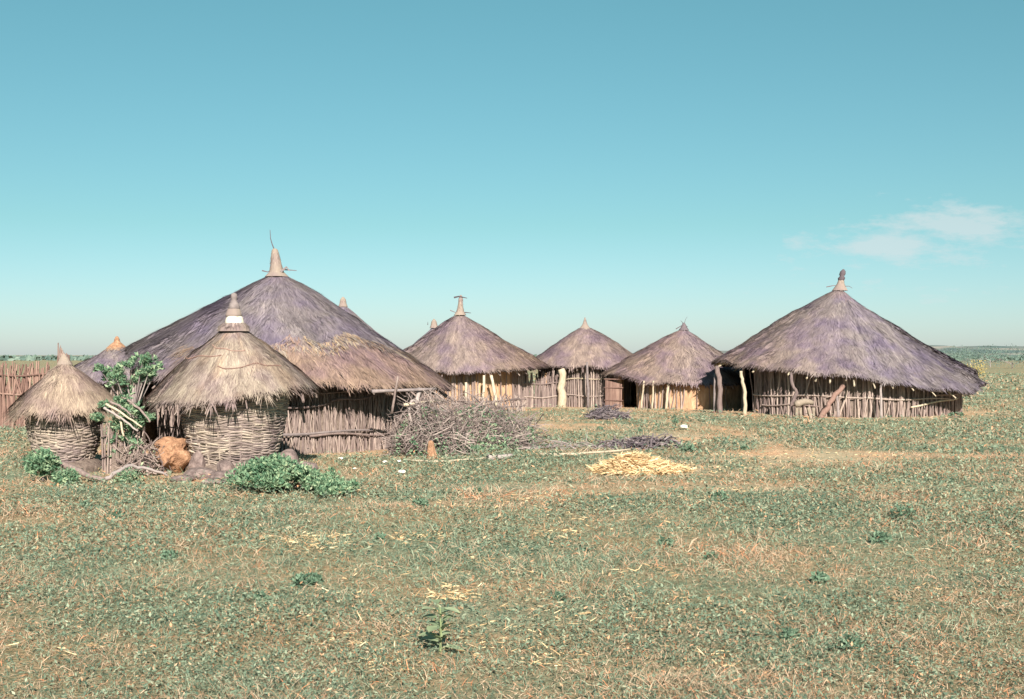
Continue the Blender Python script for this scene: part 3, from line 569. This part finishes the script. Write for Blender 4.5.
for k,(px,y,a,b,c_,l) in enumerate(((200,19.9,.28,.24,.10,'broad flat stone slab left below the large granary'),(222,19.6,.22,.2,.09,'flat stone slab right of the broadest slab'),(198,20.7,.14,.12,.24,'upright stone at the left foot of the large granary'),
        (226,20.3,.22,.14,.16,'grey base stone under the middle of the large granary'),(250,20.3,.2,.14,.15,'grey base stone under the right half of the large granary'),(182,19.5,.2,.2,.06,'low flat slab in front of the orange clay lump'),(214,18.9,.2,.16,.06,'nearest flat slab beside the low green bush'))):
    rock('stone',X(px,y),y,a,b,c_,'rock',l,20+k,'stone',rot=k*.7,sub=2,rough=.3)
rock('mud_footing',X(234,21.3),21.3,.78,.78,.22,'mud','low mud footing that the large granary stands on',31,'footing',z=0.02,sub=4,rough=.08)
rock('mud_footing',X(66,21.2),21.2,.62,.62,.22,'mud','low mud footing that the small left granary stands on',33,'footing',z=0.02,sub=4,rough=.08)
for px,py,s_,l in ((402,475,.06,'largest white stone on the grass left of the pale pole'),(385,464,.045,'round white stone before the big left hut'),(399,463,.04,'flat pale stone right of the round white one'),(341,461,.05,'pale stone near the shadow of the large granary'),(684,430,.10,'white rag like stone on the bare patch right of the branches'),(355,470,.03,'tiny pale stone in the grass before the big left hut'),(795,412,.02,'tiny pale chip before the right hut')):
    y=DG(py); rock('white_stone',X(px,y),y,s_,s_*.7,s_*.5,'cloth',l,int(px),'stone',sub=2,z=s_*.9)
# orange stump in the brush
mb=MB(); mb.lathe([(.13,-.05),(.10,.06),(.075,.14),(.055,.24),(.045,.30),(.02,.33)],16,(0,0,0),0,.5,.5,9,(-.12,0))
st_=mb.build('tree_stump',M['clay']); st_.location=(X(433,23.6),23.6,0); tag(st_,'narrow orange brown stump standing in the brush right of the big hut','stump')

# ------------------------------------------------------------------ low bench by the right hut
y=38.6; root=empty('bench',(X(805,y),y,0),'low pale wooden bench with splayed legs against the right hut wall','bench')
mb=MB(); P=[(X(795+q*18,y)-root.location.x,0,Z(405-3.5*math.sin(q*PI*.8),y)) for q in np.linspace(0,1,7)]
mb.tube(P,[.09,.11,.10,.10,.09,.08,.06],8); mb.build('seat',M['bonewood'],root,smooth=True)
for a,b in ((797,796),(800,801),(808,811),(813,814)):
    mb=MB(); mb.tube([(X(b,y)-root.location.x,random.uniform(-.06,.06),-.03),(X(a,y)-root.location.x,0,.32)],[.04,.055],7); mb.build('leg',M['bonewood'],root)

# ------------------------------------------------------------------ bushes and weeds
def crown(mb,blobs,n,ls,lw,mat=0,zmin=-.3,cull=.33):
    w=np.array([b[3]**2 for b in blobs]); w=w/w.sum()
    for b,q in zip(blobs,w):
        k=int(n*q); D=rdir(k,-.6); R_=RNG.uniform(.25,1.05,k)**.6; C=np.array(b[:3])+D*R_[:,None]*b[3]*np.array([1,1,.8])
        keep=vnoise(C[:,0]*9+C[:,1]*5,C[:,2]*9+C[:,1]*4,3)>cull; C=C[keep]; D=D[keep]; k=len(C)
        A=rdir(k,zmin)*.7+D*.5; A/=np.linalg.norm(A,axis=1)[:,None]; B=perp(A); s_=RNG.uniform(.35,1.45,k)[:,None]
        mb.leaves(C,A*ls*s_,B*lw*s_,mat)
root=empty('bush_tree',(X(132,21.6),21.6,0),'small leafy green tree between the two granaries, leaning poles at its foot','tree')
bl=[]; y=21.6; cxx=X(132,y)
for px,py,r in ((112,372,.17),(122,380,.20),(138,362,.16),(130,368,.15),(147,358,.15),(140,378,.2),(152,372,.16),(128,392,.14),(150,360,.12),(158,366,.1),(148,412,.18),(136,425,.2),(150,425,.16),(120,405,.10),(126,440,.14),(142,440,.16),(108,378,.1),(160,405,.12),(163,418,.12),(130,455,.15),(152,445,.13),(117,418,.12),(104,368,.1),(138,402,.16)):
    bl.append((X(px,y)-cxx,random.uniform(-.35,.15) if py<396 else random.uniform(-1.05,-.75),Z(py,y-(.9 if py>395 else 0)),r))
mb=MB(); crown(mb,bl,7000,.036,.016,cull=.4); mb.build('crown',M['bushleaf'],root)
mb=MB(); mb.tube([(0,0,-.05),(.05,0,.5),(-.02,.02,1.0),(.03,0,1.35)],[.05,.045,.035,.02],7)
for b in bl: mb.tube([(random.uniform(-.02,.05),0,random.uniform(.3,.9)),((b[0])*.6,b[1]*.5,b[2]*.8),(b[0],b[1],b[2])],[.02,.013,.006],5)
mb.build('trunk',M['greywood'],root)
def lowbush(name,label,cx,cy,rx,ry,h,n,ls,mat='bushleaf',cat='bush',seed=0):
    blobs=[]; mb=MB()
    for k in range(max(4,int(26*rx*ry*3)) if rx>.3 else 4):
        a=random.uniform(0,TAU); q=math.sqrt(random.random())*.85; hh=h*(1-q*q*.6)*random.uniform(.5,1); q=q*(1 if rx>.3 else .25); blobs.append((rx*q*math.cos(a),ry*q*math.sin(a),hh*.5,max(.05 if rx>.3 else rx*.7,hh*.5)))
    crown(mb,blobs,n,ls,ls*.5,cull=.33 if rx>.45 else 0)
    for b in blobs: mb.tube([(0,0,.01),(b[0]*.6,b[1]*.6,b[2]*.5),(b[0],b[1],b[2])],[.006,.005,.004],4,mat=1)
    o=mb.build(name,[M[mat],M['greywood']]); o.location=(cx,cy,0); return tag(o,label,cat)
lowbush('low_bush','bright green low bush on the grass in front of the large granary',X(284,18.1),18.1,.86,.8,.62,10500,.029)
lowbush('low_bush','green creeping end of the low bush, toward the right',X(330,17.5),17.5,.45,.5,.32,2200,.028)
lowbush('leafy_weed','green weed clump at the far left edge before the small granary',X(43,19.3),19.3,.22,.3,.62,1300,.035,cat='weed')
lowbush('leafy_weed','low green weeds under the curved log at the left',X(66,18.8),18.8,.29,.25,.24,1100,.026,cat='weed')
lowbush('leafy_weed','green weeds under the arched grey branch',X(128,19.2),19.2,.3,.2,.14,500,.024,cat='weed')
lowbush('leafy_weed','weed patch at the foot of the brush heap',X(462,25.),25.,.7,.4,.28,1200,.03,cat='weed')
WG='small weed clumps scattered over the grass'
weeds=[(675,424,.16,'small green weed before the shaded end of the ochre wall'),(305,586,.13,'dark green weed left of centre in the foreground'),(316,583,.08,None),(262,600,.07,None),(640,432,.12,None),(690,452,.2,'wide green weed right of the dark branches'),
       (745,450,.1,None),(830,440,.1,None),(958,400,.3,None),(600,430,.1,None),(478,492,.1,None),(115,520,.12,None),(85,508,.08,None),(710,560,.09,None),(665,545,.09,None),(820,582,.1,None),(850,650,.1,None),(790,640,.08,None),(560,600,.06,None),(905,520,.2,None),(720,500,.14,None),(880,545,.14,None),(420,505,.12,None),(170,560,.1,None),(610,500,.1,None),(380,540,.08,None)]
for px,py,s_,l in weeds:
    y=DG(py) if px!=958 else 39.; z0=gzs(X(px,y),y)
    if l is None:
        l='dark green weed clump, at %s of the %s grass'%('left' if px<340 else ('middle' if px<680 else 'right'),'near' if py>560 else ('middle' if py>480 else 'far'))
    o=lowbush('weed_clump',l,X(px,y),y,s_*1.1,s_*1.0,s_*.8,int(90+600*s_),.018+.012*min(1,y/25),'weedleaf',cat='weed'); o['group']=WG; o.location.z=z0
# broad leaved plant in the foreground
y=DG(652); root=empty('broadleaf_plant',(X(440,y),y,gzs(X(440,y),y)),'pale broad leaved plant in the near foreground, left of centre','plant')
M['paleleaf']=material('pale_broad_leaf',[(0,(.16,.22,.13)),(.5,(.28,.34,.21)),(1,(.40,.46,.30))],scale=8,mixr=.5,rough=.5,trans=.2)
M['stem']=material('plant_stem',[(0,(.15,.2,.1)),(1,(.25,.28,.15))],scale=8)
st=MB(); st.tube([(0,0,-.02),(.005,0,.1),(0,0,.24)],[.006,.005,.003],5)
for k in range(15):
    a=k*2.4; zz=.03+k*.015; L=random.uniform(.06,.10); el=random.uniform(.1,1.0); mb=MB()
    D=np.array([math.cos(a)*math.cos(el),math.sin(a)*math.cos(el),math.sin(el)]); S=np.cross(D,[0,0,1]); S/=np.linalg.norm(S); b=np.array([0,0,zz])+D*.02
    V=[];
    for f,w in ((0,.15),(.25,.8),(.5,1),(.75,.75),(1,.06)):
        c_=b+D*L*f+np.array([0,0,-.035*f*f]); V+= [c_-S*L*.42*w+np.array([0,0,.008]),c_,c_+S*L*.42*w+np.array([0,0,.008])]
    Q=[(q*3+e,q*3+e+1,q*3+e+4,q*3+e+3) for q in range(4) for e in (0,1)]
    mb.add(V,Q,None,0,random.random()); mb.build('leaf',M['paleleaf'],root,smooth=True)
    st.tube([(0,0,zz),tuple(b)],.002,3)
st.build('stem',M['stem'],root); root.scale=(1.5,1.5,1.25)

# ------------------------------------------------------------------ straw
def scatter_straw(mb,cx,cy,rx,ry,h,n,L,W,mat=0):
    q=np.sqrt(RNG.random(n)); a=RNG.uniform(0,TAU,n); x=cx+rx*q*np.cos(a); y=cy+ry*q*np.sin(a)
    z=gz(x,y)+h*np.clip(1-q,0,1)*(.5+vnoise(x*5,y*5,3))+RNG.uniform(0,.03,n)+.01
    b=RNG.uniform(0,TAU,n); el=RNG.normal(.05,.25,n); D=np.stack([np.cos(b)*np.cos(el),np.sin(b)*np.cos(el),np.sin(el)],-1); S=perp(D)
    mb.ribbons(np.stack([x,y,z],-1),D,RNG.uniform(.3,1.2,n)*L,RNG.uniform(.5,1.2,n)*W,S,mat,tone=0)
mb=MB(); y0=DG(471); th=np.linspace(0,TAU,41)[:-1]
for (cxp,rx,ry,hh,n) in ((637,.66,.8,.26,4600),(668,.42,.45,.06,800),(612,.36,.45,.05,600)):
    scatter_straw(mb,X(cxp,y0),y0,rx,ry,hh,n,.16,.018)
# packed core of the heap
R0=np.linspace(0,1,9); V=[];
for q in R0:
    for t in th:
        x=X(637,y0)+.55*q*math.cos(t); y=y0+.75*q*math.sin(t); V.append((x,y,gzs(x,y)+.22*(1-q)**.9*(.6+float(vnoise(x*4,y*4,3))*.7)-.01))
i_=np.arange(8)[:,None]*40; j=np.arange(40)[None,:]; mb.add(V,np.stack([i_+j,i_+40+j,i_+40+(j+1)%40,i_+(j+1)%40],-1).reshape(-1,4),None,0,.4)
tag(mb.build('straw_heap',M['straw'],loc=(X(637,y0),y0,0)),'bright golden heap of straw on the grass near the centre','straw')
mb=MB()
for px,py,rx,ry,n in ((450,597,.18,.30,90),(290,540,.30,.6,60),(320,545,.35,.6,90),(200,540,.15,.1,14),(425,540,.35,.5,60),(490,560,.3,.3,25),(555,535,.25,.35,40),(650,575,.3,.3,20),(930,592,.3,.2,14),(740,490,.3,.3,30),(700,500,.3,.4,20),(390,665,.25,.2,45),(330,640,.3,.3,20),(550,660,.2,.2,30),(455,640,.7,.6,60),(620,610,.8,.8,50),(520,500,1.2,1.2,90),(700,470,1.5,1.2,120),(800,457,2.,1.5,150),(610,520,1.4,1.2,60),(60,650,.3,.3,10),(500,600,1.6,1.6,120),(690,660,.4,.3,25)):
    y=DG(py); scatter_straw(mb,X(px,y),y,rx,ry,.0,int(n*1.6),.09,.005+.0003*y)
tag(mb.build('loose_straw',M['straw']),kind='stuff')

# ------------------------------------------------------------------ grass and herbs
def field():
    mb=MB(); foot=[(H6.cx,H6.cy,3.2),(H2.cx,H2.cy,.8),(X(277,27.4),27.4,3.1),(X(684,47.5),47.5,2.5),(X(637,y0),y0,.55)]
    def pts(d0,d1,dens):
        a=.46; area=a*2*(d1**2-d0**2)/2+4*(d1-d0); n=int(area*dens); y=np.sqrt(RNG.uniform(d0**2,d1**2,n)); x=RNG.uniform(-1,1,n)*(a*y+2)
        k=np.ones(n,bool)
        for cx,cy,r in foot: k&=((x-cx)**2+(y-cy)**2>r*r)
        return x[k],y[k]
    for d0,d1,dl,dg,sc_ in ((5.5,8.5,3000,2300,1.0),(8.5,12,1800,1500,1.2),(12,17,950,750,1.65),(17,24,450,420,2.1),(24,34,200,240,2.9),(34,60,60,80,3.8),(60,130,9,14,8)):
        # broad herb leaves
        x,y=pts(d0,d1,dl); b=bare(x,y); g=fbm(x*.55+4,y*.55+9,31,4); c=vnoise(x*5,y*5,41); green=np.clip((g-.5)*3.2+.50+np.clip(x*.03,-.2,.25)-(np.clip(y,12,30)-12)*.008,.1,1)
        k=(RNG.random(len(x))<green*np.clip(1-b*1.2,0,1)*(.35+.9*c)); x,y,c,g=x[k],y[k],c[k],g[k]; n=len(x)
        tall=1+1.6*np.clip(vnoise(x*1.9+7,y*1.9,61)-.6,0,1)*2.5; hgt=.012+.085*RNG.random(n)**1.6*(.3+1.2*c)*tall*min(1.4,sc_**.3); P=np.stack([x,y,gz(x,y)+hgt],-1)
        A=rdir(n,-.1); A[:,2]*=.8; B=perp(A); B[:,2]*=.5; s_=RNG.uniform(.6,1.35,n)[:,None]*sc_
        rn=np.clip(RNG.normal(.50,.26,n)+(c-.5)*.3,0,1)
        mb.leaves(P,A*.0145*s_,B*.0068*s_,0,rn,tone=(RNG.random(n)<.26)*RNG.random(n)*.9)
        # grass blades, green-grey and dry
        x,y=pts(d0,d1,dg); b=bare(x,y); k=RNG.random(len(x))<(.85-b*.78); x,y=x[k],y[k]; n=len(x)
        P=np.stack([x,y,gz(x,y)-.005],-1); D=rdir(n,.05); D[:,2]+=.35; D/=np.linalg.norm(D,axis=1)[:,None]; S=perp(D)
        dry=fbm(x*.8+40,y*.8+2,51,3)
        isdry=RNG.random(n)<np.clip(.48+(dry-.5)*1.8+bare(x,y)*.4,.12,.95)
        L=RNG.uniform(.03,.10,n)*min(1.3,sc_**.35)*(1+2.2*np.clip(vnoise(x*1.9+7,y*1.9,61)-.6,0,1)*2.5); W=.0042*sc_*RNG.uniform(.6,1.3,n); G=np.zeros((n,3)); G[:,2]=-.35*L; G[:,:2]=RNG.normal(0,.2,(n,2))*L[:,None]
        for q,sel in ((0,~isdry),(1,isdry)):
            m=sel; mb.ribbons(P[m],D[m],L[m],W[m],S[m],q,np.clip(RNG.normal(.6 if q==0 else .5,.25,m.sum()),0,1),tone=(RNG.random(m.sum())<.2)*RNG.random(m.sum()),G=G[m])
    tag(mb.build('grass',[M['leaf'],M['drygrass']]),kind='stuff')
field()

# ------------------------------------------------------------------ far country
mb=MB(); n=140; hx=np.linspace(-900,1400,n); rows=8
V=[]
for q in range(rows):
    f=q/(rows-1); yy=900+f*500; hh=(fbm(hx*.006+3,hx*0+2+f*.6,12,4))*30*np.sin(f*PI*.5)*np.clip((hx-60)/260,.12,1); V.append(np.stack([hx+hx*0,yy+0*hx,hh-1],-1))
V=np.concatenate(V); i_=np.arange(rows-1)[:,None]*n+np.arange(n-1)[None,:]
mb.add(V,np.stack([i_,i_+1,i_+n+1,i_+n],-1).reshape(-1,4))
M['hill']=material('hazed_scrub_hill',[(0,(.08,.12,.125)),(.45,(.12,.16,.16)),(.7,(.24,.24,.22)),(1,(.42,.36,.32))],scale=.012,mixr=0,rough=1)  # blue-grey stops: distance haze painted into the scrub colour
tag(mb.build('hills',M['hill'],smooth=True),kind='structure')
def fartree(x,y,h,w,label,mat='farleaf',name='far_tree'):
    root=empty(name,(x,y,0),label,'tree','trees far behind the huts'); mb=MB(); bl=[]
    for k in range(9): bl.append((random.uniform(-.5,.5)*w,random.uniform(-.5,.5)*w,h*random.uniform(.4,.85),w*random.uniform(.2,.34)))
    crown(mb,bl,1500,h*.04,h*.025); mb.build('crown',M[mat],root)
    mb=MB(); mb.tube([(0,0,-.1),(.05,0,h*.3),(0,0,h*.6)],[h*.04,h*.03,h*.02],6)
    for b in bl[:5]: mb.tube([(0,0,h*.3),b[:3]],[h*.02,h*.008],5)
    mb.build('trunk',M['greywood'],root)
fartree(X(959,95),95,1.2,3.0,'yellow orange bush far behind the right slope of the right hut','yellowleaf','far_bush')
for k,(px,y,h_,w) in enumerate(((935,210,1.9,6),(948,190,2.2,7),(970,170,1.9,7),(990,200,2.4,8),(1012,180,2.1,7),(975,240,2.8,9),(925,260,2.3,8))):
    fartree(X(px,y),y,h_,w,'distant green tree beyond the right hut, '+('leftmost but one','third from the left','middle of the row','second from the right','rightmost','tallest, behind the middle','leftmost')[k])
mb=MB(); k=9000; x=RNG.uniform(-380,700,k); y=RNG.uniform(420,560,k); C=np.stack([x,y,RNG.random(k)**1.4*1.6*(.3+fbm(x*.05,y*.02,9))],-1); A=rdir(k); mb.leaves(C,A*1.3,perp(A)*.9,0)
tag(mb.build('distant_scrub',M['farleaf']),kind='stuff')

# ------------------------------------------------------------------ camera, sun, sky
cam=bpy.data.cameras.new('camera'); co=bpy.data.objects.new('camera',cam); COL.objects.link(co); sc.camera=co
co.location=(0,0,EYE); co.rotation_euler=(math.radians(90)+math.atan(5.5/F),0,0)
cam.sensor_width=36; cam.lens=36*F/1024; cam.clip_end=9000; cam.clip_start=.1
SUN_EL=math.radians(30); SUN_AZ=math.radians(8)     # azimuth: degrees to the right of straight behind the camera
sd=Vector((math.sin(SUN_AZ)*math.cos(SUN_EL),-math.cos(SUN_AZ)*math.cos(SUN_EL),math.sin(SUN_EL)))
sl=bpy.data.lights.new('sun','SUN'); sl.energy=5.0; sl.angle=math.radians(.53); sl.color=(1,.92,.79)
so=bpy.data.objects.new('sun',sl); COL.objects.link(so); so.rotation_euler=sd.to_track_quat('Z','Y').to_euler(); so.location=(0,-10,30)
w=bpy.data.worlds.new('World'); sc.world=w; w.use_nodes=True; nt=w.node_tree; N=nt.nodes; L=nt.links
bg=N['Background']; sky=N.new('ShaderNodeTexSky'); sky.sky_type='NISHITA'; sky.sun_disc=False; sky.sun_elevation=SUN_EL; sky.sun_rotation=math.pi-SUN_AZ
sky.air_density=1.0; sky.dust_density=1.6; sky.ozone_density=2.0; sky.altitude=1500
tint=N.new('ShaderNodeMix'); tint.data_type='RGBA'; tint.blend_type='MULTIPLY'; tint.inputs[0].default_value=1; L.new(sky.outputs[0],tint.inputs[6])
# wispy cloud low on the right
tc=N.new('ShaderNodeTexCoord'); sep=N.new('ShaderNodeSeparateXYZ'); L.new(tc.outputs['Generated'],sep.inputs[0])
def math_(op,a,b=None):
    q=N.new('ShaderNodeMath'); q.operation=op
    for i,v in enumerate((a,b)):
        if v is None: continue
        if isinstance(v,(int,float)): q.inputs[i].default_value=v
        else: L.new(v,q.inputs[i])
    return q.outputs[0]
az=math_('DIVIDE',sep.outputs[0],sep.outputs[1]); elv=math_('DIVIDE',sep.outputs[2],sep.outputs[1])
def bump1(v,c,wd): return math_('MAXIMUM',math_('SUBTRACT',1.0,math_('ABSOLUTE',math_('DIVIDE',math_('SUBTRACT',v,c),wd))),0.0)
def cloudmask(ca,wa,ce,we): return math_('MULTIPLY',bump1(az,ca,wa),bump1(elv,ce,we))
cmb=N.new('ShaderNodeCombineXYZ'); L.new(math_('MULTIPLY',az,16.0),cmb.inputs[0]); L.new(math_('MULTIPLY',elv,48.0),cmb.inputs[1])
cn=N.new('ShaderNodeTexNoise'); cn.inputs['Scale'].default_value=1.6; cn.inputs['Detail'].default_value=8; cn.inputs['Roughness'].default_value=.66; L.new(cmb.outputs[0],cn.inputs['Vector'])
m1=math_('MAXIMUM',cloudmask(.345,.13,.102,.034),math_('MULTIPLY',cloudmask(.30,.16,.085,.035),.9)); m1=math_('MAXIMUM',m1,math_('MULTIPLY',cloudmask(.27,.28,.052,.03),.45))
fac=math_('MULTIPLY',math_('MAXIMUM',math_('SUBTRACT',math_('ADD',cn.outputs['Fac'],math_('MULTIPLY',m1,.60)),.74),0.0),2.6)
front=math_('GREATER_THAN',sep.outputs[1],0.05); fac=math_('MINIMUM',math_('MULTIPLY',fac,front),.62)
cm=N.new('ShaderNodeMix'); cm.data_type='RGBA'; L.new(fac,cm.inputs[0]); L.new(tint.outputs[2],cm.inputs[6]); cm.inputs[7].default_value=(5.6,6.2,6.3,1)
L.new(cm.outputs[2],bg.inputs[0]); bg.inputs['Strength'].default_value=.062
tr=N.new('ShaderNodeValToRGB'); e=tr.color_ramp.elements; e[0].position=0; e[0].color=(.72,.78,.90,1); e[1].position=.30; e[1].color=(.64,1.06,.78,1); q=e.new(.10); q.color=(.60,.83,.70,1)
L.new(sep.outputs[2],tr.inputs[0]); L.new(tr.outputs[0],tint.inputs[7])
vs=sc.view_settings; vs.view_transform='Standard'; vs.look='None'; vs.gamma=1; vs.exposure=1.02
